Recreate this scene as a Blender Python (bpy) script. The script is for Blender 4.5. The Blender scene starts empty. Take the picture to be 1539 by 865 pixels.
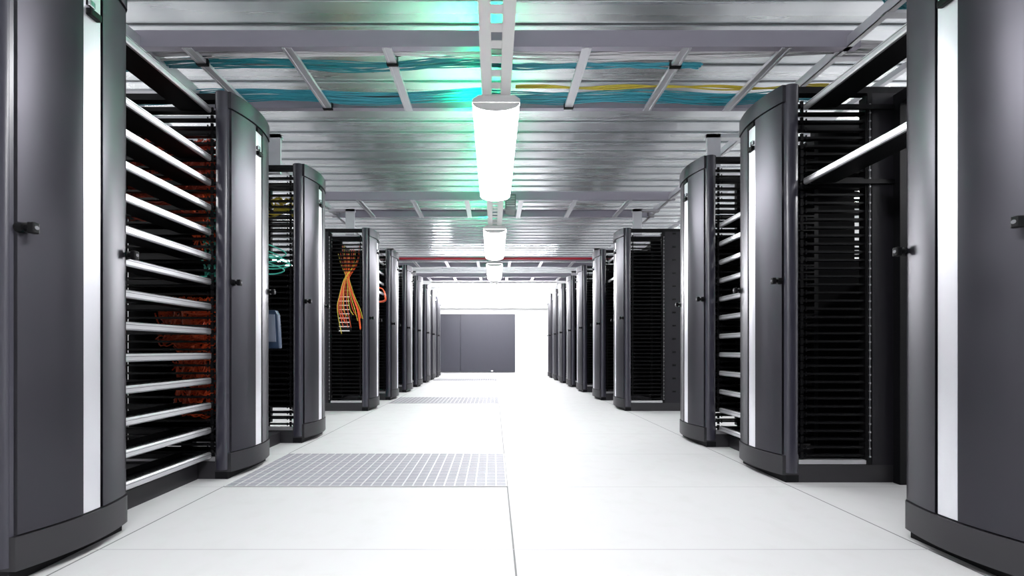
import bpy, math, random
from mathutils import Vector
random.seed(7)
S = bpy.context.scene
COL = S.collection
# ---------------------------------------------------------------- camera
F_PX, HC = 575.0, 0.72
cam = bpy.data.cameras.new('camera')
cam.sensor_width = 36.0
cam.lens = F_PX/1539*36.0
cam.shift_x = (769.5-742)/1539
cam.shift_y = (525.5-432.5)/1539
cam.clip_start = 0.02
camo = bpy.data.objects.new('camera', cam)
camo.location = (0, 0, HC); camo.rotation_euler = (math.pi/2, 0, 0)
COL.objects.link(camo); S.camera = camo
# ---------------------------------------------------------------- world, exposure
w = bpy.data.worlds.new('world'); S.world = w; w.use_nodes = True
w.node_tree.nodes['Background'].inputs[0].default_value = (0.8, 0.85, 0.9, 1)
w.node_tree.nodes['Background'].inputs[1].default_value = 0.1
S.view_settings.view_transform = 'Standard'
S.view_settings.look = 'None'
S.view_settings.gamma = 1.0
S.view_settings.use_curve_mapping = False
S.view_settings.exposure = 0.0
LAMP = 64.0      # radiance of the white diffusers
GREEN = 640.0

# ---------------------------------------------------------------- materials
def new_mat(name):
    m = bpy.data.materials.new(name); m.use_nodes = True
    return m, m.node_tree, m.node_tree.nodes['Principled BSDF']
def mat(name, col, rough=0.5, metal=0.0, spec=0.5, noise=0.0, nscale=(6, 6, 6), coat=0.0, bump=0.0, tint=None):
    m, nt, b = new_mat(name)
    b.inputs['Base Color'].default_value = (*col, 1)
    b.inputs['Roughness'].default_value = rough
    b.inputs['Metallic'].default_value = metal
    b.inputs['Specular IOR Level'].default_value = spec
    b.inputs['Coat Weight'].default_value = coat
    if tint: b.inputs['Specular Tint'].default_value = (*tint, 1)
    b.inputs['Coat Roughness'].default_value = 0.25
    tc = nt.nodes.new('ShaderNodeTexCoord'); mp = nt.nodes.new('ShaderNodeMapping')
    mp.inputs['Scale'].default_value = nscale
    nz = nt.nodes.new('ShaderNodeTexNoise'); nz.inputs['Scale'].default_value = 1.0
    nz.inputs['Detail'].default_value = 4
    nt.links.new(tc.outputs['Object'], mp.inputs[0]); nt.links.new(mp.outputs[0], nz.inputs['Vector'])
    if noise > 0:
        mr = nt.nodes.new('ShaderNodeMapRange')
        mr.inputs['From Min'].default_value = .3; mr.inputs['From Max'].default_value = .7
        mr.inputs['To Min'].default_value = max(.02, rough-noise); mr.inputs['To Max'].default_value = rough+noise
        nt.links.new(nz.outputs['Fac'], mr.inputs['Value']); nt.links.new(mr.outputs[0], b.inputs['Roughness'])
    if bump > 0:
        bp = nt.nodes.new('ShaderNodeBump'); bp.inputs['Strength'].default_value = bump
        bp.inputs['Distance'].default_value = 0.01
        nt.links.new(nz.outputs['Fac'], bp.inputs['Height']); nt.links.new(bp.outputs[0], b.inputs['Normal'])
    return m
def emis(name, col, strength):
    m = bpy.data.materials.new(name); m.use_nodes = True; nt = m.node_tree
    nt.nodes.remove(nt.nodes['Principled BSDF'])
    e = nt.nodes.new('ShaderNodeEmission'); e.inputs[0].default_value = (*col, 1); e.inputs[1].default_value = strength
    nt.links.new(e.outputs[0], nt.nodes['Material Output'].inputs[0])
    return m
M = {}
M['paint'] = mat('charcoal_paint', (.002, .0018, .003), .36, 0.0, .80, .015, (3, 3, 3), tint=(.90, .88, 1.0))
def brush(m, an, rot):
    nt = m.node_tree; b = nt.nodes['Principled BSDF']
    t = nt.nodes.new('ShaderNodeTangent'); t.direction_type = 'RADIAL'; t.axis = 'Z'
    nt.links.new(t.outputs[0], b.inputs['Tangent'])
    b.inputs['Anisotropic'].default_value = an; b.inputs['Anisotropic Rotation'].default_value = rot
brush(M['paint'], .5, 0.25)
M['post'] = mat('dark_grey_post', (.022, .021, .032), .30, 0.0, .7)
M['plinth'] = mat('plinth_paint', (.016, .015, .018), .45, 0.0, .5)
M['silver'] = mat('brushed_aluminium', (.80, .80, .84), .36, .9, .5)
M['alu'] = mat('rail_aluminium', (.66, .66, .68), .34, .85, .5, .05, (40, 2, 40))
M['groove'] = mat('rail_groove', (.12, .12, .13), .4, .5)
M['black'] = mat('black_plastic', (.0025, .0025, .003), .4, 0, .16)
M['matte'] = mat('matte_black', (.002, .002, .0025), .8, 0, .04)
M['blackmetal'] = mat('black_metal', (.004, .004, .005), .5, 0, .15, .05)
M['panel'] = mat('dark_side_panel', (.012, .011, .015), .5, 0, .3, .04)
M['chrome'] = mat('chrome', (.85, .85, .88), .15, 1.0)
M['screw'] = mat('zinc_screw', (.5, .5, .52), .35, .8)
M['galv'] = mat('galvanised_strut', (.62, .62, .65), .38, .75, .5, .1, (9, 9, 9), bump=.03)
M['ladder'] = mat('ladder_steel', (.36, .34, .40), .42, .6, .5, .08, (6, 20, 20))
M['trunk'] = mat('pale_grey_enamel', (.72, .71, .70), .45, .1)
M['cap'] = mat('lamp_housing', (.7, .7, .7), .5)
M['wallm'] = mat('white_wall_paint', (.86, .86, .86), .7, 0, .3, .05, (1, 1, 1))
M['white'] = mat('white_plastic', (.8, .8, .8), .4)
M['teal'] = mat('teal_cable_jacket', (.02, .25, .30), .38)
M['teal2'] = mat('blue_teal_cable_jacket', (.05, .33, .42), .38)
M['green'] = mat('sea_green_cable_jacket', (.05, .36, .28), .4)
M['orange'] = mat('orange_cable_jacket', (.70, .085, .02), .4)
M['red'] = mat('red_brown_cable_jacket', (.60, .09, .05), .4)
M['redpipe'] = mat('red_pipe_paint', (.45, .02, .04), .4)
M['yellow'] = mat('yellow_cable_jacket', (.62, .50, .05), .4)
M['whitecable'] = mat('white_cable_jacket', (.72, .71, .73), .4)
M['blue'] = mat('slate_blue_plastic', (.02, .035, .065), .3)
M['screenface'] = mat('pale_grey_cover', (.16, .18, .23), .2, 0, .6)
M['doorm'] = mat('slate_door_panel', (.040, .040, .052), .5, 0, .3, .04)
M['glow'] = emis('lit_diffuser', (.98, .98, 1.0), LAMP)
M['greenlamp'] = emis('green_lamp_glow', (0.0, 1.0, .42), GREEN)
M['unitbox'] = mat('grey_box_plastic', (.10, .12, .12), .35)

# floor: white raised-floor tiles with seams
def floor_material():
    m, nt, b = new_mat('white_floor_tiles')
    N, L = nt.nodes, nt.links
    tc = N.new('ShaderNodeTexCoord'); sp = N.new('ShaderNodeSeparateXYZ')
    L.new(tc.outputs['Object'], sp.inputs[0])
    def seam(out, offset, pitch, width):
        a = N.new('ShaderNodeMath'); a.operation = 'SUBTRACT'; L.new(out, a.inputs[0]); a.inputs[1].default_value = offset-pitch/2
        d = N.new('ShaderNodeMath'); d.operation = 'FLOORED_MODULO'; L.new(a.outputs[0], d.inputs[0]); d.inputs[1].default_value = pitch
        e = N.new('ShaderNodeMath'); e.operation = 'SUBTRACT'; L.new(d.outputs[0], e.inputs[0]); e.inputs[1].default_value = pitch/2
        f = N.new('ShaderNodeMath'); f.operation = 'ABSOLUTE'; L.new(e.outputs[0], f.inputs[0])
        g = N.new('ShaderNodeMath'); g.operation = 'LESS_THAN'; L.new(f.outputs[0], g.inputs[0]); g.inputs[1].default_value = width
        return g.outputs[0]
    sx = seam(sp.outputs[0], .072, 1.497, .0034)
    sy = seam(sp.outputs[1], 1.382, .632, .0016)
    nz = N.new('ShaderNodeTexNoise'); nz.inputs['Scale'].default_value = 9; nz.inputs['Detail'].default_value = 6
    L.new(tc.outputs['Object'], nz.inputs['Vector'])
    cr = N.new('ShaderNodeValToRGB'); cr.color_ramp.elements[0].position = .30; cr.color_ramp.elements[0].color = (.365, .364, .363, 1)
    cr.color_ramp.elements[1].position = .50; cr.color_ramp.elements[1].color = (.378, .378, .38, 1)
    L.new(nz.outputs['Fac'], cr.inputs[0])
    m1 = N.new('ShaderNodeMix'); m1.data_type = 'RGBA'; L.new(sx, m1.inputs[0]); L.new(cr.outputs[0], m1.inputs[6]); m1.inputs[7].default_value = (.10, .10, .10, 1)
    m2 = N.new('ShaderNodeMix'); m2.data_type = 'RGBA'; L.new(sy, m2.inputs[0]); L.new(m1.outputs[2], m2.inputs[6]); m2.inputs[7].default_value = (.22, .22, .22, 1)
    L.new(m2.outputs[2], b.inputs['Base Color'])
    b.inputs['Roughness'].default_value = .6
    b.inputs['Specular IOR Level'].default_value = .3
    return m
M['floor'] = floor_material()
# ceiling deck: galvanised, streaked along x
def ceil_material():
    m, nt, b = new_mat('ribbed_steel_deck')
    N, L = nt.nodes, nt.links
    tc = N.new('ShaderNodeTexCoord'); mp = N.new('ShaderNodeMapping'); mp.inputs['Scale'].default_value = (.22, 7, 7)
    nz = N.new('ShaderNodeTexNoise'); nz.inputs['Scale'].default_value = 1.0; nz.inputs['Detail'].default_value = 5
    L.new(tc.outputs['Object'], mp.inputs[0]); L.new(mp.outputs[0], nz.inputs['Vector'])
    cr = N.new('ShaderNodeValToRGB'); cr.color_ramp.elements[0].position = .33; cr.color_ramp.elements[0].color = (.72, .75, .77, 1)
    cr.color_ramp.elements[1].position = .66; cr.color_ramp.elements[1].color = (.88, .90, .92, 1)
    L.new(nz.outputs['Fac'], cr.inputs[0]); L.new(cr.outputs[0], b.inputs['Base Color'])
    b.inputs['Metallic'].default_value = .85
    mr = N.new('ShaderNodeMapRange'); mr.inputs['To Min'].default_value = .24; mr.inputs['To Max'].default_value = .30
    L.new(nz.outputs['Fac'], mr.inputs['Value']); L.new(mr.outputs[0], b.inputs['Roughness'])
    n2 = N.new('ShaderNodeTexNoise'); n2.inputs['Scale'].default_value = 1.6; n2.inputs['Detail'].default_value = 2
    L.new(tc.outputs['Object'], n2.inputs['Vector'])
    bp = N.new('ShaderNodeBump'); bp.inputs['Strength'].default_value = .35; bp.inputs['Distance'].default_value = .02
    L.new(n2.outputs['Fac'], bp.inputs['Height']); L.new(bp.outputs[0], b.inputs['Normal'])
    return m
M['deck'] = ceil_material()

# ---------------------------------------------------------------- mesh helpers
class MB:
    def __init__(s): s.v = []; s.f = []
    def box(s, x0, x1, y0, y1, z0, z1):
        x0, x1 = min(x0, x1), max(x0, x1); y0, y1 = min(y0, y1), max(y0, y1); z0, z1 = min(z0, z1), max(z0, z1)
        n = len(s.v)
        s.v += [(x0,y0,z0),(x1,y0,z0),(x1,y1,z0),(x0,y1,z0),(x0,y0,z1),(x1,y0,z1),(x1,y1,z1),(x0,y1,z1)]
        s.f += [tuple(n+i for i in q) for q in ((0,3,2,1),(4,5,6,7),(0,1,5,4),(1,2,6,5),(2,3,7,6),(3,0,4,7))]
        return s
    def prism(s, poly, z0, z1, axis='z'):
        # poly: 2D points; axis z -> (x,y); x -> (y,z) extruded in x; y -> (x,z) extruded in y
        a = sum(poly[i][0]*poly[(i+1)%len(poly)][1]-poly[(i+1)%len(poly)][0]*poly[i][1] for i in range(len(poly)))
        if a < 0: poly = poly[::-1]
        n = len(s.v); k = len(poly)
        def P(p, q):
            if axis == 'z': return (p[0], p[1], q)
            if axis == 'x': return (q, p[0], p[1])
            return (p[0], q, p[1])
        s.v += [P(p, z0) for p in poly] + [P(p, z1) for p in poly]
        fs = [tuple(range(n+k-1, n-1, -1)), tuple(range(n+k, n+2*k))]
        for i in range(k):
            j = (i+1) % k
            fs.append((n+i, n+j, n+k+j, n+k+i))
        if axis == 'y': fs = [tuple(reversed(q)) for q in fs]
        s.f += fs
        return s
    def cyl(s, p0, p1, r0, r1=None, seg=14):
        r1 = r0 if r1 is None else r1
        p0 = Vector(p0); p1 = Vector(p1); d = (p1-p0).normalized()
        u = d.orthogonal().normalized(); w = d.cross(u)
        n = len(s.v)
        for p, r in ((p0, r0), (p1, r1)):
            for i in range(seg):
                a = 2*math.pi*i/seg
                s.v.append(tuple(p+u*math.cos(a)*r+w*math.sin(a)*r))
        s.f.append(tuple(range(n+seg-1, n-1, -1))); s.f.append(tuple(range(n+seg, n+2*seg)))
        for i in range(seg):
            j = (i+1) % seg
            s.f.append((n+i, n+j, n+seg+j, n+seg+i))
        return s
    def tube(s, pts, r, seg=6):
        pts = [Vector(p) for p in pts]; n0 = len(s.v); k = len(pts)
        up = None
        for i, p in enumerate(pts):
            d = (pts[min(i+1, k-1)]-pts[max(i-1, 0)]).normalized()
            if up is None: up = d.orthogonal().normalized()
            up = (up-d*up.dot(d)).normalized(); w = d.cross(up)
            for j in range(seg):
                a = 2*math.pi*j/seg
                s.v.append(tuple(p+up*math.cos(a)*r+w*math.sin(a)*r))
        for i in range(k-1):
            for j in range(seg):
                jj = (j+1) % seg; a = n0+i*seg
                s.f.append((a+j, a+jj, a+seg+jj, a+seg+j))
        s.f.append(tuple(n0+j for j in range(seg-1, -1, -1))); s.f.append(tuple(n0+(k-1)*seg+j for j in range(seg)))
        return s
    def build(s, name, m, parent=None, loc=None, smooth=False, bevel=0):
        me = bpy.data.meshes.new(name); me.from_pydata(s.v, [], s.f); me.update()
        me.materials.append(m)
        if smooth:
            me.polygons.foreach_set('use_smooth', [True]*len(me.polygons))
            me.set_sharp_from_angle(angle=math.radians(35))
        o = bpy.data.objects.new(name, me); COL.objects.link(o)
        if parent is not None: o.parent = parent
        if loc is not None: o.location = loc
        if bevel:
            b = o.modifiers.new('bevel', 'BEVEL'); b.width = bevel; b.segments = 2; b.limit_method = 'ANGLE'
        return o
def tag(o, label=None, cat=None, group=None, kind=None):
    if label: o['label'] = label
    if cat: o['category'] = cat
    if group: o['group'] = group
    if kind: o['kind'] = kind
    return o
def empty(name, loc, label, cat, group=None):
    o = bpy.data.objects.new(name, None); COL.objects.link(o); o.location = loc; o.empty_display_size = .1
    return tag(o, label, cat, group)
def inst(src, parent, loc):
    c = src.copy(); COL.objects.link(c); c.parent = parent; c.location = loc
    return c

# ---------------------------------------------------------------- the room
XW, YB, YE, ZC = 6.0, -3.2, 12.2, 2.93
tag(MB().box(-XW-.2, XW+.2, YB-.2, YE+.2, -.12, 0).build('floor', M['floor']), kind='structure')
tag(MB().box(-XW-.2, -XW, YB, YE, 0, 3.1).build('wall_left', M['wallm']), kind='structure')
tag(MB().box(XW, XW+.2, YB, YE, 0, 3.1).build('wall_right', M['wallm']), kind='structure')
tag(MB().box(-XW, XW, YE, YE+.2, 0, 3.1).build('wall_end', M['wallm']), kind='structure')
tag(MB().box(-XW, XW, YB-.2, YB, 0, 3.1).build('wall_back', M['wallm']), kind='structure')
# ribbed deck ceiling: ribs run across the aisle
poly = []; y = YB-.1; pitch = .185
while y < YE+.1:
    poly += [(y, ZC), (y+.098, ZC), (y+.108, ZC+.016), (y+.172, ZC+.016), (y+.172, ZC+.075), (y+.181, ZC+.075), (y+.181, ZC)]
    y += pitch
poly += [(y, ZC), (y, ZC+.12), (YB-.1, ZC+.12)]
tag(MB().prism(poly, -XW-.1, XW+.1, 'x').build('ceiling', M['deck']), kind='structure')
# white soffit over the end of the aisle
tag(MB().box(-2.4, 2.4, 11.95, YE, 2.03, 2.28).build('trim_1', M['wallm']), kind='structure')

# dark double sliding door in the end wall
d = tag(MB().box(-1.78, .68, YE-.03, YE, .02, 1.86).build('door_1', M['doorm']), kind='structure')
MB().box(-1.74, -1.065, YE-.055, YE-.028, .03, 1.84).build('door_leaf', M['doorm'], d)
MB().box(-1.045, .65, YE-.055, YE-.028, .03, 1.84).build('door_leaf', M['doorm'], d)
MB().box(-.09, -.02, YE-.065, YE-.05, .04, .075).build('door_stop', M['chrome'], d)

# perforated floor tiles (grilles)
def grille(y0, y1, label, n=27, m=12):
    x0, x1 = -1.420, .068
    e = empty('perforated_floor_tile', ((x0+x1)/2, (y0+y1)/2, 0), label, 'floor grille', 'perforated floor tiles')
    hx, hy = (x1-x0)/2, (y1-y0)/2
    MB().box(-hx, hx, -hy, hy, .0005, .0015).build('tray', mat('grille_tray_grey', (.22, .22, .24), .6), e)  # dark grey base plate seen between the bars
    b = MB()
    for i in range(n+1):
        x = -hx+2*hx*i/n; b.box(x-.0036, x+.0036, -hy, hy, .0015, .005)
    for j in range(m+1):
        yy = -hy+2*hy*j/m; b.box(-hx, hx, yy-.0024, yy+.0024, .0015, .0048)
    fine = MB()
    for j in range(m*5):
        yy = -hy+2*hy*(j+.5)/(m*5); fine.box(-hx, hx, yy-.0028, yy+.0028, .0015, .003)
    b.build('bars', mat('grille_bar_white', (.38, .38, .39), .5), e); fine.build('cross_slats', mat('grille_slat_grey', (.27, .27, .295), .5), e)
grille(2.015, 2.642, 'perforated floor tile nearest the viewer, beside the second left cabinet')
grille(5.16, 5.80, 'perforated floor tile in the middle distance, beside the far left cabinets')
grille(8.95, 9.58, 'farthest perforated floor tile, a thin grey strip before the dark door')

# ---------------------------------------------------------------- cabinets with bowed doors
CW, CD, ZT = .375, .90, 2.16
def prof(t, off=0.0):
    """outline of the bowed front: s (metres outward from the aisle plane) at 0..1 along the row"""
    bul = -.048*math.sin(math.pi*min(max(t, 0), 1))**.9
    e = 0.0
    for q, w_, a_ in ((t, .035, .010), (1-t, .09, .045)):
        if q < w_ and a_ > .02: e += a_*(1-max(q, 0)/w_)**2.2
    return bul+e+off
def arc(t0, t1, off, n=14):
    return [(prof(t0+(t1-t0)*i/n, off), (t0+(t1-t0)*i/n)*CW) for i in range(n+1)]
def strip(sg, t0, t1, o_out, o_in, z0, z1):
    a = arc(t0, t1, o_out); b = arc(t0, t1, o_in)[::-1]
    return MB().prism([(sg*s, y) for s, y in a+b], z0, z1)
def slab(sg, off, z0, z1, back=.075):
    a = arc(0, 1, off, 26)
    return MB().prism([(sg*s, y) for s, y in a]+[(sg*back, CW), (sg*back, 0)], z0, z1)
PITCH = .04445
FING = {}
def finger_mesh(sg, L=.372):
    b = MB(); b.box(sg*.072, sg*(.075+L), -.012, .014, -.006, .005)
    b.box(sg*.088, sg*.103, -.017, -.010, -.019, .019)
    b.box(sg*.118, sg*.124, -.015, -.010, -.012, .012)
    return b
def dots(sg, s, y, z0, z1, r=.0035, step=PITCH):
    b = MB(); z = z0
    while z < z1:
        b.box(sg*(s-r), sg*(s+r), y-.003, y+.001, z-r, z+r); z += step
    b.box(sg*(s-.0007), sg*(s+.0007), y-.0015, y+.001, z0, z-step)
    return b
cabinets = {}
def cabinet(key, sg, X, yn, label, near_detail, cover=(.12, 1.6), slot=False, notches=False, so=.47):
    e = empty('cable_management_cabinet', (sg*X, yn, 0), label, 'cabinet',
              'black cabinets in the %s row' % ('left' if sg < 0 else 'right'))
    cabinets[key] = e
    # plinth
    MB().prism([(sg*.004, 0), (sg*.075, 0), (sg*.075, CW), (sg*.05, CW), (sg*.004, CW-.02)], 0, .040).build('kick_plate', M['blackmetal'], e)
    pl = slab(sg, -.014, .040, .145).build('plinth', M['plinth'], e, smooth=True)
    b = MB().box(sg*.075, sg*CD, 0, .045, 0, .095)
    b.box(sg*.075, sg*CD, CW-.04, CW, 0, .045)
    b.box(sg*(CD-.05), sg*CD, .045, CW-.04, 0, .095)
    b.build('base_frame', M['plinth'], e)
    # top
    slab(sg, -.014, 2.068, ZT).build('top_cap', M['paint'], e, smooth=True)
    b = MB().box(sg*.075, sg*CD, 0, .04, 2.115, 2.15)
    b.box(sg*.075, sg*CD, CW-.04, CW, 2.115, 2.15)
    b.box(sg*(CD-.05), sg*CD, .04, CW-.04, 2.115, 2.15)
    b.build('top_frame', M['blackmetal'], e)
    # corner posts
    for t0, t1 in ((0, .05), (.9, 1)):
        a = arc(t0, t1, .004, 12)
        p = MB().prism([(sg*s, y) for s, y in a]+[(sg*.068, t1*CW), (sg*.068, t0*CW)], .145, 2.066)
        p.build('corner_post', M['post'], e, smooth=True)
    pr = [(sg*(.004+.034-.034*math.cos(math.pi*i/12)), .004-.016*math.sin(math.pi*i/12)) for i in range(13)]
    MB().prism(pr+[(sg*.072, .012), (sg*.004, .012)], .052, ZT).build('rounded_post', M['post'], e, smooth=True)
    # door leaves with the silver strip between
    d1 = strip(sg, .020, .420, -.008, .010, .150, 2.062).build('door', M['paint'], e, smooth=True)
    d2 = strip(sg, .598, .955, -.008, .010, .150, 2.062).build('door', M['paint'], e, smooth=True)
    st = strip(sg, .430, .582, -.004, .012, .150, 2.034).build('silver_strip', M['silver'], e, smooth=True)
    st['label'] = 'brushed silver upright strip'
    strip(sg, .424, .596, .004, .02, .150, 2.062).build('strip_recess', M['black'], e, smooth=True)
    # small clip on the strip
    s0 = prof(.56)
    c = MB().box(sg*(s0-.020), sg*(s0+.0), .44*CW, .50*CW, 1.925, 1.95)
    c.build('strip_clip', M['chrome'], e, bevel=.004)
    MB().box(sg*(s0-.024), sg*(s0-.002), .445*CW, .55*CW, 1.895, 1.920).build('strip_lock', M['black'], e, bevel=.004)
    MB().box(sg*(s0-.010), sg*(s0+.004), .455*CW, .60*CW, 2.036, 2.060).build('strip_stop', M['black'], e)
    # latches
    for t in (.038, .955):
        s1 = prof(t, -.008); yy = t*CW
        b = MB()
        b.cyl((sg*(s1+.004), yy, 1.098), (sg*(s1-.018), yy, 1.098), .018, .016)
        b.cyl((sg*(s1-.018), yy, 1.098), (sg*(s1-.030), yy, 1.098), .010)
        l = b.build('latch', M['black'], e, smooth=True)
        h = MB().box(sg*(s1-.027), sg*(s1-.048), yy-.010, yy+.010, 1.080, 1.115)
        h.build('latch_handle', M['black'], l, bevel=.004)
        MB().cyl((sg*(s1-.0485), yy, 1.098), (sg*(s1-.0495), yy, 1.098), .006).build('lock_barrel', M['groove'], l)
    # near side and far side: solid rear half, open cage of fingers in the front half
    MB().box(sg*so, sg*CD, 0, .018, .095, 2.115).build('side_panel', M['panel'], e)
    fb = MB()
    if slot:
        fb.box(sg*.47, sg*CD, CW-.018, CW, .045, 1.27); fb.box(sg*.47, sg*CD, CW-.018, CW, 1.74, 2.115)
        fb.box(sg*.47, sg*.715, CW-.018, CW, 1.27, 1.74); fb.box(sg*.785, sg*CD, CW-.018, CW, 1.27, 1.74)
        for k in range(11): fb.box(sg*.715, sg*.785, CW-.018, CW, 1.27+k*PITCH, 1.27+k*PITCH+.014)
    else:
        fb.box(sg*so, sg*CD, CW-.018, CW, .045, 2.115)
    fb.build('side_panel', M['matte'], e)
    rb = MB()
    if slot:
        rb.box(sg*(CD-.018), sg*CD, .04, CW-.04, .095, 1.25); rb.box(sg*(CD-.018), sg*CD, .04, CW-.04, 1.8, 2.115)
    else: rb.box(sg*(CD-.018), sg*CD, .04, CW-.04, .095, 2.115)
    rb.build('rear_panel', M['panel'], e)
    for yy in (.0, CW-.03):
        MB().box(sg*(so-.022), sg*(so+.004), yy, yy+.03, .095, 2.115).build('inner_upright', M['blackmetal'], e)
    dots(sg, so-.010, -.001, .14, 2.08, .004).build('mounting_screws', M['screw'], e)
    if notches:
        b = MB()
        for k in range(13):
            b.box(sg*.56, sg*.60, -.004, .001, .22+k*.155, .24+k*.155)
        b.build('panel_vents', M['black'], e)
    MB().box(sg*.075, sg*(so-.024), .004, .03, .098, .122).build('sill_bar', M['alu'], e)
    # fingers
    n = 44
    if near_detail:
        if (sg, so) not in FING:
            src = finger_mesh(sg, so-.098).build('finger', M['black'], e, loc=(0, .02, .145)); FING[(sg, so)] = src
            rng = range(1, n)
        else: rng = range(0, n)
        cb = MB().box(sg*(so-.030), sg*(so-.022), .002, .04, .12, 2.1).build('finger_comb', M['black'], e)
        if FING[(sg, so)].parent is e: FING[(sg, so)].parent = cb
        for k in rng: inst(FING[(sg, so)], cb, (0, .02, .145+k*PITCH))
    else:
        b = MB(); q = finger_mesh(sg, so-.098)
        for k in range(n):
            o = len(b.v); b.v += [(x, y_+.02, z+.145+k*PITCH) for x, y_, z in q.v]; b.f += [tuple(i+o for i in f) for f in q.f]
        b.build('finger_comb', M['black'], e)
    b = MB(); q = finger_mesh(sg, so-.098)
    for k in range(n):
        o = len(b.v); b.v += [(x, CW-.02-y_, z+.145+k*PITCH) for x, y_, z in q.v]; b.f += [tuple(reversed([i+o for i in f])) for f in q.f]
    b.build('finger_comb', M['black'], e)
    if cover:
        MB().box(sg*.10, sg*(so-.008), CW-.006, CW+.004, cover[0], cover[1]).build('blanking_cover', M['matte'], e)
    return e
YF_L = [1.547, 2.510, 3.337, 4.890, 5.870, 6.860, 7.800, 8.770, 9.550, 10.40]
YF_R = [1.490, 2.455, 3.210, 4.890, 5.850, 6.890, 7.770, 8.650, 9.400, 10.15]
def XL(y): return 1.48
def XR(y): return 1.585-.015*(y-2)
labL = ['nearest cabinet on the left, cut off by the left edge of the photo',
        'left cabinet with orange and teal cables behind its open side, second from the front',
        'left cabinet with yellow cables near its top, third from the front',
        'left cabinet with an hourglass-shaped orange cable tangle on its side, fourth from the front',
        'fifth black cabinet from the front in the left row',
        'sixth black cabinet from the front in the left row',
        'seventh black cabinet from the front in the left row',
        'fourth black cabinet from the far end of the left row',
        'third-last visible black cabinet at the far end of the left row',
        'last black cabinet of the left row, beside the dark end door']
labL[7] = 'eighth black cabinet from the front in the left row'
labL[8] = 'black cabinet just before the last one in the left row'
labR = ['nearest cabinet on the right, cut off by the right edge of the photo',
        'right cabinet with a fully open black finger cage facing us, second from the front',
        'right cabinet behind the stack of silver rails, third from the front',
        'right cabinet with a flat notched side panel, fourth from the front',
        'fifth black cabinet from the front in the right row',
        'sixth black cabinet from the front in the right row',
        'seventh black cabinet from the front in the right row',
        'eighth black cabinet from the front in the right row',
        'black cabinet just before the last one in the right row',
        'last black cabinet of the right row, against the white end wall']
covL = [(.12, 1.6), (.12, 1.70), (.225, 1.45), (.15, 1.95), (.12, 1.9), (.12, 1.9), (.12, 1.9), (.12, 1.9), (.12, 1.9), (.12, 1.9)]
covR = [(.12, 1.6), (.12, 2.02), (.20, 1.68), (.15, 1.98), (.12, 1.9), (.12, 1.9), (.12, 1.9), None, None, (.12, 1.9)]
for i in range(10):
    yn = YF_L[i]-CW; cabinet(('L', i), -1, XL(yn), yn, labL[i], i in (1, 2, 3), covL[i], so=.66 if i == 1 else .47)
    yn = YF_R[i]-CW; cabinet(('R', i), 1, XR(yn), yn, labR[i], i in (1, 2, 3), covR[i], slot=(i == 1), notches=(i == 3))

# ---------------------------------------------------------------- open racks in the bays, with silver-fronted cable trays
def rack(sg, X, y0, y1, label, blank=None, base=True, s0=.50):
    e = empty('open_rack', (sg*X, (y0+y1)/2, 0), label, 'rack', 'open racks between the %s cabinets' % ('left' if sg < 0 else 'right'))
    h = (y1-y0)/2-.004
    zb = .085 if base else 0
    if base: MB().box(sg*.17, sg*.80, -h, h, 0, .085).build('base_channel', M['plinth'], e)
    for s_ in (-1, 1):
        MB().box(sg*s0, sg*(s0+.075), s_*h, s_*(h-.035), zb, 2.10).build('upright', M['blackmetal'], e)
    MB().box(sg*s0, sg*(s0+.075), -h+.035, h-.035, 2.04, 2.10).build('top_channel', M['blackmetal'], e)
    if blank:
        b = MB(); z = blank[0]
        while z < blank[1]:
            b.box(sg*.495, sg*.60, -h+.036, h-.036, z, z+.042); z += PITCH
        b.build('blanking_panels', M['matte'], e)
    return e
TR = {}
def rail(sg, X, y0, y1, z, label, group, s0=.498):
    L = y1-y0; key = (sg, round(L, 3))
    e = empty('cable_tray_rail', (sg*X, (y0+y1)/2, z), label, 'rail', group)
    if key not in TR:
        h = L/2-.003
        fb = MB().prism([(sg*.100, -.019), (sg*.094, -.013), (sg*.094, .010), (sg*.100, .016), (sg*.112, .016), (sg*.112, -.019)], -h, h, 'y')
        f = fb.build('front_bar', M['alu'], e, smooth=True)
        g = MB().box(sg*.0930, sg*.0945, -h, h, .0035, .0055).build('groove', M['groove'], f)
        b = MB()
        b.box(sg*.112, sg*.26, -h, h, -.012, -.008)
        b.box(sg*.256, sg*.262, -h, h, -.012, .02)
        k = 0; yy = -h+.02
        while yy < h-.02:
            b.box(sg*.112, sg*.128, yy, yy+.018, .008, .020); yy += .036
        b.box(sg*.112, sg*.118, -h, h, .0, .019)
        t = b.build('tray', M['black'], e)
        r = MB().box(sg*.118, sg*s0, 0, -.012, -.018, .006).build('side_bracket', M['blackmetal'], e, loc=(0, h, 0))
        inst(r, e, (0, -h+.012, 0))
        TR[key] = (f, g, t, r, h)
    else:
        f, g, t, r, h = TR[key]
        f2 = inst(f, e, (0, 0, 0)); inst(g, f2, (0, 0, 0)); inst(t, e, (0, 0, 0)); inst(r, e, (0, h, 0)); inst(r, e, (0, -h+.012, 0))
    return e
def yn(side, i): return (YF_L if side == 'L' else YF_R)[i]-CW
names = {0: 'lowest', 1: 'second lowest'}
ordw = ['lowest', 'second', 'third', 'fourth', 'fifth', 'sixth', 'seventh', 'eighth', 'ninth', 'tenth', 'eleventh', 'twelfth', 'thirteenth', 'topmost']
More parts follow.
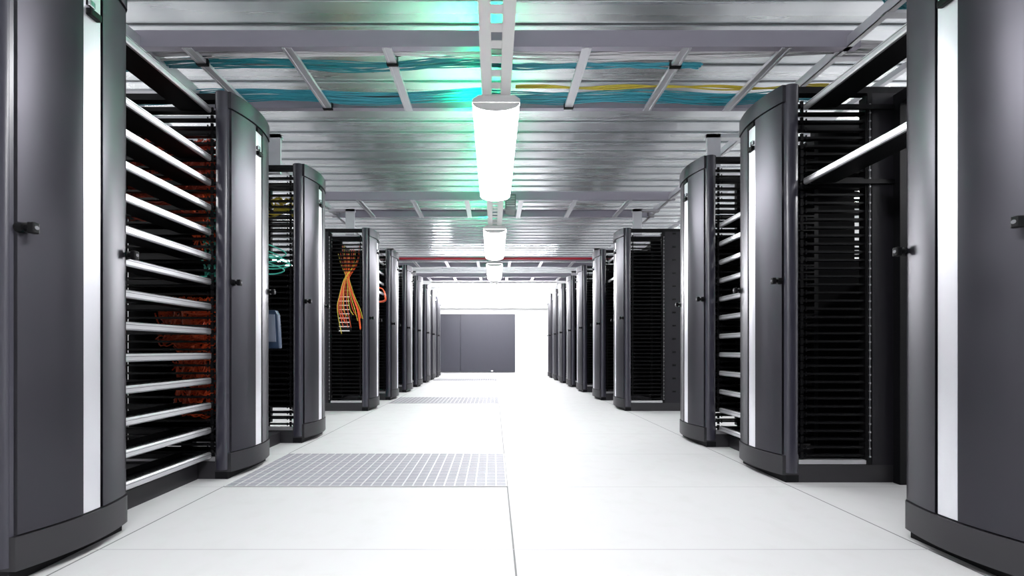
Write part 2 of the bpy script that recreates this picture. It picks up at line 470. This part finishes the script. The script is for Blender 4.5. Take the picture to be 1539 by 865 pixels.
# left bay 0-1
rack(-1, 1.48, YF_L[0], yn('L', 1), 'open black rack holding fourteen silver rails between the first two left cabinets', s0=.68)
zs = [.135+.138*k for k in range(13)]+[2.06]
for k, z in enumerate(zs):
    rail(-1, 1.48, YF_L[0], yn('L', 1), z, '%s silver-fronted rail%s beside the nearest left cabinet' % (ordw[k], '' if k in (0, 13) else ' counted from the floor'),
         'silver rails in the left bay', s0=.678)
rack(-1, 1.48, YF_L[1], yn('L', 2), 'open black rack between the second and third left cabinets, holding a blue-grey screen')
# right bay 0-1: two rails only
rack(1, XR(1.8), YF_R[0], yn('R', 1), 'nearly empty open rack between the first two right cabinets', base=False, s0=.58)
rail(1, XR(1.8), YF_R[0], yn('R', 1), 2.04, 'upper of two steep silver rails beside the nearest right cabinet', 'silver rails at the upper right', s0=.578)
rail(1, XR(1.8), YF_R[0], yn('R', 1), 1.637, 'lower of two steep silver rails beside the nearest right cabinet', 'silver rails at the upper right', s0=.578)
# right bay 1-2: twelve rails
rack(1, XR(2.7), YF_R[1], yn('R', 2), 'open black rack holding twelve silver rails between the second and third right cabinets')
ordr = ordw[:11]+['topmost']
for k in range(12):
    rail(1, XR(2.7), YF_R[1], yn('R', 2), .14+.1365*k,
         '%s silver-fronted rail%s between the second and third right cabinets' % (ordr[k], '' if k in (0, 11) else ' counted from the floor'), 'silver rails in the right bay')
wd = ['', 'first', 'second', 'third', 'fourth', 'fifth', 'sixth', 'seventh', 'eighth', 'second-last', 'last']
for i in range(3, 9):
    for side, sg, XF, YF in (('L', -1, XL, YF_L), ('R', 1, XR, YF_R)):
        a, b = YF[i], yn(side, i+1)
        sd = 'left' if sg < 0 else 'right'
        rack(sg, XF(a), a, b, 'open rack between the %s and %s %s cabinets' % (wd[i+1], wd[i+2], sd), (.10, 1.7))
        if i == 3:
            zz = (1.52, 1.66, 1.80, 1.95) if sg < 0 else (1.70, 1.98)
            for q, z in enumerate(zz):
                rail(sg, XF(a), a, b, z, '%s silver rail between the fourth and fifth %s cabinets' % ((['lowest', 'second lowest', 'second highest', 'highest'] if sg < 0 else ['lower', 'upper'])[q], sd), 'silver rails farther down the %s row' % sd)

# ---------------------------------------------------------------- cables
def strands(mb, path, n, spread, r, wob=.01, steps=24, seg=5):
    """n wandering strands round a polyline path of (x,y,z)"""
    P = [Vector(p) for p in path]
    def at(t):
        u = t*(len(P)-1); i = min(int(u), len(P)-2); f = u-i
        p0 = P[max(i-1, 0)]; p1 = P[i]; p2 = P[i+1]; p3 = P[min(i+2, len(P)-1)]
        return .5*((2*p1)+(p2-p0)*f+(2*p0-5*p1+4*p2-p3)*f*f+(3*p1-p0-3*p2+p3)*f*f*f)
    for k in range(n):
        off = Vector([random.uniform(-s, s) for s in spread]); ph = [random.uniform(0, 6.28) for _ in range(3)]; fr = [random.uniform(1.5, 4) for _ in range(3)]
        pts = []
        for i in range(steps+1):
            t = i/steps
            pts.append(at(t)+off+Vector([wob*[1,1,.35][a]*math.sin(fr[a]*t*6.28+ph[a])*(spread[a] > 0) for a in range(3)]))
        mb.tube(pts, r, seg)
    return mb
def bundle(name, mname, paths, n, spread, r, label, wob=.01, steps=24, cat='cables', group=None):
    b = MB()
    for p in paths: strands(b, p, n, spread, r, wob, steps)
    o = b.build(name, M[mname], smooth=True)
    return tag(o, label, cat, group, 'stuff')
def rnd_tangle(name, mname, sg, X, y0, y1, s0, s1, z0, z1, n, r, label, hang=.25, group='patch cables'):
    b = MB()
    for k in range(n):
        z = random.uniform(z0, z1); sa = random.uniform(s0, s1); sb = random.uniform(s0, s1); y = random.uniform(y0, y1); yb = random.uniform(y0, y1)
        zb = min(max(z+random.uniform(-hang, hang), z0), z1)
        mid = ((sa+sb)/2+random.uniform(-.04, .04), (y+yb)/2, (z+zb)/2-random.uniform(0, .05))
        pth = [(sg*(X+sa), y, z), (sg*(X+min(max(mid[0], s0), s1)), mid[1], mid[2]), (sg*(X+sb), yb, zb)]
        strands(b, pth, 1, (0, 0, 0), r, .0, 10)
    return tag(b.build(name, M[mname], smooth=True), label, 'cables', group, 'stuff')
y1_ = yn('L', 1)
rnd_tangle('cable_bundle', 'red', -1, 1.48, y1_+.036, y1_+.10, .10, .63, 1.48, 1.92, 420, .0045, 'dark red cables high inside the second left cabinet')
rnd_tangle('cable_bundle', 'orange', -1, 1.48, y1_+.036, y1_+.10, .08, .30, 1.25, 1.72, 60, .004, 'orange cables around head height inside the second left cabinet')
rnd_tangle('cable_bundle', 'green', -1, 1.48, y1_+.036, y1_+.10, .08, .19, 1.14, 1.52, 46, .005, 'sea green cables beside the post of the second left cabinet')
rnd_tangle('cable_bundle', 'orange', -1, 1.48, y1_+.036, y1_+.10, .10, .46, .78, 1.02, 170, .004, 'bright orange cables at waist height inside the second left cabinet')
rnd_tangle('cable_bundle', 'orange', -1, 1.48, y1_+.036, y1_+.10, .10, .36, .36, .78, 150, .004, 'orange cables in the lower half of the second left cabinet')
y2_ = yn('L', 2)
rnd_tangle('cable_bundle', 'yellow', -1, 1.48, y2_+.04, y2_+.12, .10, .40, 1.80, 1.95, 22, .007, 'yellow cables near the top of the third left cabinet', .05)
rnd_tangle('cable_bundle', 'green', -1, 1.48, YF_L[1]+.02, YF_L[1]+.06, .05, .10, 1.17, 1.22, 3, .004, 'small teal loop behind the middle of the second left cabinet', .05)
b = MB()
for (dy, dz, w_) in ((.08, .0, .09), (.12, -.04, .13), (.10, -.08, .10), (.16, .05, .08), (.13, -.02, .12)):
    z = 1.35+dz
    strands(b, [(-1.64, 2.50, z+.06), (-1.56, 2.50+dy, z+.05), (-1.54+w_, 2.53+dy, z), (-1.53, 2.53+dy, z-.03), (-1.64, 2.50, z-.03)], 1, (0, 0, 0), .0045, 0, 20)
tag(b.build('cable_loops', M['green'], smooth=True), 'sea green cable loops sticking into the aisle from the open rack on the left', 'cables', 'patch cables', 'stuff')
# hourglass tangle on the fourth left cabinet
y3_ = yn('L', 3)
b = MB(); by = MB()
for k in range(20):
    a = random.uniform(-1, 1); c = random.uniform(-1, 1)
    zt = random.uniform(1.75, 1.98); zb = random.uniform(.90, 1.15)
    ctr = .25
    pth = [(-(1.48+ctr+a*.15), y3_+.045, zt), (-(1.48+ctr+a*.10), y3_+.042, 1.72), (-(1.48+ctr+c*.03), y3_-.008+random.uniform(-.012, .006), 1.55), (-(1.48+ctr+c*.09), y3_-.016, 1.36), (-(1.48+ctr-.02+c*.14), y3_-.02, 1.2), (-(1.48+ctr-.06+c*.13), y3_-.016, zb)]
    strands(b if k % 4 else by, pth, 1, (0, 0, 0), .0034, 0, 22)
tag(b.build('cable_bundle', M['orange'], smooth=True), 'hourglass-shaped orange cable tangle on the fourth left cabinet', 'cables', 'patch cables', 'stuff')
tag(by.build('cable_bundle', M['yellow'], smooth=True), 'yellow cables woven through the hourglass-shaped orange tangle', 'cables', 'patch cables', 'stuff')
pp = empty('patch_panel', (-(1.48+.27), y3_-.006, 1.0), 'column of pale patch panels below the hourglass-shaped orange cables', 'patch panel')
for k in range(9):
    MB().box(-.07, .05, -.008, .002, .0+k*.05-.06, .010+k*.05-.06).build('label_strip', M['whitecable'], pp)
MB().box(-.09, .075, .0, .004, -.07, .36).build('backing_plate', M['black'], pp)
b = MB(); strands(b, [(-1.60, 4.88, 1.55), (-1.46, 5.0, 1.52), (-1.42, 5.0, 1.42), (-1.44, 5.0, 1.36), (-1.60, 4.88, 1.33)], 3, (.006, .02, .006), .005, 0, 16)
tag(b.build('cable_loops', M['orange'], smooth=True), 'orange cable loop peeking out behind the fourth left cabinet', 'cables', 'patch cables', 'stuff')
# blue-grey screen in the left bay
sc = empty('handheld_terminal', (-1.53, 2.60, .86), 'blue-grey flat screen unit hanging behind the second left cabinet', 'screen')
MB().prism([(-.10, -.13), (.075, -.13), (.062, .10), (.045, .13), (-.10, .13)], 0, .035, 'y').build('housing', M['blue'], sc, bevel=.006)
MB().prism([(-.09, -.085), (.052, -.085), (.042, .10), (-.09, .11)], -.004, .002, 'y').build('screen_cover', M['screenface'], sc)
MB().box(-.40, -.08, .01, .025, .06, .08).build('bracket', M['blackmetal'], sc)
MB().box(-.47, -.40, .0, .04, .03, .11).build('mounting_plate', M['blackmetal'], sc)

# ---------------------------------------------------------------- overhead ladders
ZL = HC+1.75
def cross_ladder(y0, y1, xs, label, x0=-2.13, x1=2.12):
    e = empty('cable_ladder', (0, y0, ZL), label, 'cable ladder', 'overhead cable ladders')
    w_ = y1-y0
    MB().box(x0, x1, -.006, .0, 0, .095).box(x0, x1, 0, .03, 0, .004).box(x0, x1, 0, .03, .091, .095).build('side_rail', M['ladder'], e)
    MB().box(x0, x1, w_, w_+.006, 0, .095).box(x0, x1, w_-.03, w_, 0, .004).box(x0, x1, w_-.03, w_, .091, .095).build('side_rail', M['ladder'], e)
    src = None
    for x in xs:
        if src is None:
            b = MB().box(-.028, -.013, 0, w_, -.006, .014).box(.013, .028, 0, w_, -.006, .014).box(-.015, .015, 0, w_, -.002, .014)
            src = b.build('rung', M['galv'], e, loc=(x, 0, 0))
        else: inst(src, e, (x, 0, 0))
    return e
cross_ladder(2.215, 2.80, [-.04+.58*k for k in range(-3, 4)], 'grey cable ladder crossing above the aisle, nearest the viewer, carrying teal cables')
cross_ladder(4.47, 5.06, [-.95+.635*k for k in range(-1, 5)], 'cable ladder crossing the aisle above the fourth pair of cabinets')
cross_ladder(7.55, 8.1, [-.95+.635*k for k in range(-1, 5)], 'pale cable ladder crossing the aisle behind the red pipe')
cross_ladder(9.2, 9.7, [-.95+.635*k for k in range(-1, 5)], 'farthest cable ladder crossing the aisle before the white soffit')
tag(MB().cyl((-2.6, 7.40, 2.485), (2.6, 7.40, 2.485), .022).build('sprinkler_pipe', M['redpipe'], smooth=True), 'thin red pipe crossing the aisle under the ceiling', 'pipe')
def long_ladder(sg, label):
    e = empty('cable_ladder', (sg*2.04, 0, ZL), label, 'cable ladder', 'overhead cable ladders')
    ya, yb = .3, 10.6
    MB().box(0, sg*.006, ya, yb, 0, .06).box(0, sg*.035, ya, yb, 0, .004).build('side_rail', M['galv'], e)
    MB().box(sg*.55, sg*.556, ya, yb, 0, .06).box(sg*.52, sg*.55, ya, yb, 0, .004).build('side_rail', M['galv'], e)
    src = None; y = ya+.2
    while y < yb:
        if src is None: src = MB().box(0, sg*.55, -.018, .018, -.004, .012).build('rung', M['galv'], e, loc=(0, y, 0))
        else: inst(src, e, (0, y, 0))
        y += .3
    for y in (3.1, 4.75, 6.6, 8.5, 10.2):
        MB().box(-sg*.31, -sg*.20, y, y+.02, 2.15-ZL, .0).box(-sg*.31, sg*.02, y, y+.05, -.03, 0).build('support_post', M['galv'], e)
    return e
long_ladder(-1, 'galvanised cable ladder running lengthwise above the left row')
long_ladder(1, 'galvanised cable ladder running lengthwise above the right row')
# cables on the near ladder
def sag(x0, x1, y, z, amp, n=12, dy=.0):
    return [(x0+(x1-x0)*i/n, y+dy*math.sin(i*.9+1), z+amp*(.5+.5*math.sin(i*1.3))) for i in range(n+1)]
bundle('cable_bundle', 'teal', [sag(-2.6, 0.1, 2.40, ZL+.03, .008, dy=.02)], 15, (0.0, .045, .008), .0036, 'teal cable bundle along the near half of the front ladder, left of the lamps', steps=60, group='ladder cables')
bundle('cable_bundle', 'teal2', [sag(0.1, 1.3, 2.40, ZL+.03, .005, 6, dy=.01)], 10, (0.0, .022, .010), .0045, 'blue-teal cable bundle along the near half of the front ladder, right of the lamps', steps=40, group='ladder cables')
bundle('cable_bundle', 'teal2', [sag(-2.6, 0.1, 2.70, ZL+.03, .008, dy=.022)], 22, (0.0, .065, .01), .0036, 'thick teal cable bundle by the far rail of the front ladder, left of the lamps', steps=60, group='ladder cables')
bundle('cable_bundle', 'teal2', [sag(0.1, 2.4, 2.71, ZL+.03, .006, dy=.015)], 20, (0.0, .055, .01), .0038, 'blue cable bundle by the far rail of the front ladder, right of the lamps', steps=60, group='ladder cables')
bundle('cable_bundle', 'whitecable', [sag(-2.6, 2.4, 2.285, ZL+.03, .006, dy=.02)], 24, (0.0, .045, .010), .0042, 'white cable bundle just behind the front rail of the nearest ladder', steps=80, group='ladder cables')
bundle('cable_bundle', 'yellow', [sag(0.15, 2.4, 2.635, ZL+.05, .01, dy=.004)], 4, (0.0, .01, .006), .005, 'thin yellow cable bundle above the blue cables right of the lamps', steps=50, group='ladder cables')
bundle('cable_bundle', 'teal', [[(2.02, 1.95, ZL+.09), (2.2, 2.0, ZL+.03), (2.45, 1.7, ZL+.03), (2.5, 1.0, ZL+.03)]], 14, (.04, .04, .01), .0045, 'teal cables curling over the ladder above the right row', group='ladder cables')
# straps
def strap(x, y, label, lz=0.0):
    b = MB()
    b.box(x-.034, x+.034, y-.010, y+.010, ZL-.012, ZL-.007)
    b.box(x-.034, x-.029, y-.010, y+.010, ZL-.012, ZL+.05); b.box(x+.029, x+.034, y-.010, y+.010, ZL-.012, ZL+.05)
    b.box(x-.034, x+.05, y-.010, y+.010, ZL+.05, ZL+.055)
    tag(b.build('cable_strap', M['black']), label, 'strap', 'black cable straps')
strap(-1.78, 2.34, 'black strap round the leftmost visible ladder rung')
strap(-.62, 2.34, 'black strap round the rung just left of the lamp trunking')
strap(-1.20, 2.77, 'black strap at the lower end of the second rung from the left')
strap(1.12, 2.36, 'black strap round the middle of the rung second right of the trunking')
strap(.54, 2.76, 'black strap at the lower end of the rung just right of the trunking')

# ---------------------------------------------------------------- lamp trunking and lamps
XT, ZTk = .015, HC+1.60
def trunking():
    e = empty('lighting_trunking', (XT, 0, ZTk), 'slotted pale grey trunking that carries the row of lamps over the aisle', 'trunking')
    ya, yb = -2.2, 9.4
    b = MB()
    for s_ in (-1, 1):
        b.box(s_*.030, s_*.090, ya, yb, 0, .005)
        b.box(s_*.085, s_*.090, ya, yb, .005, .045)
        b.box(s_*.028, s_*.031, ya, yb, 0, .018)
    b.build('channel', M['trunk'], e)
    w_ = MB(); y = ya
    while y < yb:
        w_.box(-.030, .030, y, y+.050, .014, .018); y += .105
    w_.build('slotted_web', M['trunk'], e)
    for y in (.4, 2.24, 4.5, 7.6, 9.25):
        q = ZC-ZTk if y < 1 or y > 9.22 else .15
        h = MB().box(-.092, -.088, y-.015, y+.015, .04, q).box(.088, .092, y-.015, y+.015, .04, q)
        if q < 1: h.box(-.092, .092, y-.015, y+.015, q-.004, q)
        h.build('hanger', M['trunk'], e)
trunking()
def lamp(x, y0, y1, z, wid, label, group='ceiling lamps', axis='y'):
    e = empty('ceiling_lamp', (x, (y0+y1)/2, z), label, 'lamp', group)
    h = (y1-y0)/2; w2 = wid/2
    hs = [(-w2*.75, 0), (w2*.75, 0), (w2, -.025), (w2, -.045), (-w2, -.045), (-w2, -.025)]
    MB().prism(hs, -h, h, 'y').build('housing', M['cap'], e)
    df = [(-w2+.004, -.0455)]+[(-(w2-.004)*math.cos(math.pi*i/14), -.0455-.05*math.sin(math.pi*i/14)) for i in range(1, 14)]+[(w2-.004, -.0455)]
    MB().prism(df, -h+.008, h-.008, 'y').build('diffuser', M['glow'], e, smooth=True)
    dc = [(p*1.02, q-.002) for p, q in df]
    for s_ in (-1, 1):
        MB().prism(dc, s_*h, s_*(h-.008), 'y').build('end_cap', M['cap'], e)
    return e
LS = [(-1.9, -.4, 'lamp behind the viewer'), (2.40, 3.87, 'large bright lamp above the aisle, nearest the viewer'), (4.92, 6.42, 'middle lamp of the row above the aisle'), (6.90, 8.3, 'farthest lamp of the row above the aisle')]
lamp(XT, -.30, 1.15, ZTk-.001, .30, 'lamp over the viewer, out of frame')
for a, b_, lb in LS[1:]: lamp(XT, a, b_, ZTk-.001, .30, lb)
lamp(XT, -2.1, -.65, ZTk-.001, .30, 'lamp behind the viewer, out of frame')
# lamps across the far end and over the side aisles
def cross_lamp(y, z, x0, x1, label):
    e = lamp(0, x0, x1, z, .16, label, 'lamps across the far end')
    e.rotation_euler = (0, 0, math.pi/2); e.location = ((x0+x1)/2, y, z)
    b = MB()
    for s_ in (-1, 1): b.cyl((0, s_*.9, 0), (0, s_*.9, ZC-z), .006)
    b.build('suspension_rod', M['galv'], e)
cross_lamp(9.85, 2.46, -1.6, 1.6, 'front crosswise lamp above the far end of the aisle')
cross_lamp(10.45, 2.40, -1.5, 1.5, 'middle crosswise lamp above the far end of the aisle')
cross_lamp(10.95, 2.34, -1.4, 1.4, 'rear crosswise lamp in front of the white soffit')
def side_lamp(x, y, label):
    e = lamp(x, y, y+1.5, ZC-.35, .25, label, 'side aisle lamps')
    MB().cyl((0, -.5, 0), (0, -.5, .36), .008).cyl((0, .5, 0), (0, .5, .36), .008).build('suspension_rod', M['galv'], e)
for k, y in enumerate((.8, 4.0, 7.4)):
    w3 = ('near', 'middle', 'far')[k]
    side_lamp(-4.3, y, '%s lamp over the left side aisle behind the racks' % w3)
    side_lamp(4.3, y, '%s lamp over the right side aisle behind the racks' % w3)
# round lamp far left
e = empty('round_lamp', (-1.36, 10.1, 2.20), 'small round white lamp above the far end of the left row', 'lamp')
MB().cyl((0, 0, 0), (0, 0, -.06), .19, .17, 28).build('diffuser', M['glow'], e, smooth=True)
MB().cyl((0, 0, 0), (0, 0, .03), .20, .12, 28).build('housing', M['cap'], e, smooth=True)
MB().cyl((0, 0, .03), (0, 0, ZC-2.20), .008).build('suspension_rod', M['galv'], e)
# green lamps lying on top of the trunking
def green_lamp(y0, y1, label):
    e = empty('green_lamp', (XT-.112, (y0+y1)/2, ZTk), label, 'lamp', 'green lamps on the trunking')
    h = (y1-y0)/2
    MB().box(-.03, .020, -h, h, 0, .006).box(.016, .020, -h, h, .006, .06).box(-.034, -.030, -h, h, 0, .044).build('housing', M['cap'], e)
    MB().cyl((-.006, -h+.02, .024), (-.006, h-.02, .024), .012).build('green_tube', M['greenlamp'], e)
    for s_ in (-1, 1): MB().box(-.022, .012, s_*h, s_*(h-.02), .006, .042).build('tube_holder', M['cap'], e)
green_lamp(2.50, 3.40, 'green lamp glowing on top of the first aisle lamp')
green_lamp(5.10, 5.90, 'green lamp glowing on top of the middle aisle lamp')
# grey box beside the trunking
e = empty('sensor_box', (.175, 4.12, HC+1.60), 'dark grey box hung beside the trunking behind the first lamp', 'box')
MB().prism([(-.05, -.10), (.06, -.12), (.065, .06), (-.05, .06)], -.05, .12, 'y').build('box_body', M['unitbox'], e, bevel=.008)
b = MB()
for k in range(6): b.box(-.04, .05, -.053, -.049, -.07+k*.02, -.064+k*.02)
b.build('vent_slats', M['galv'], e)
MB().box(-.075, .02, -.01, .02, .05, .07).build('bracket', M['galv'], e)
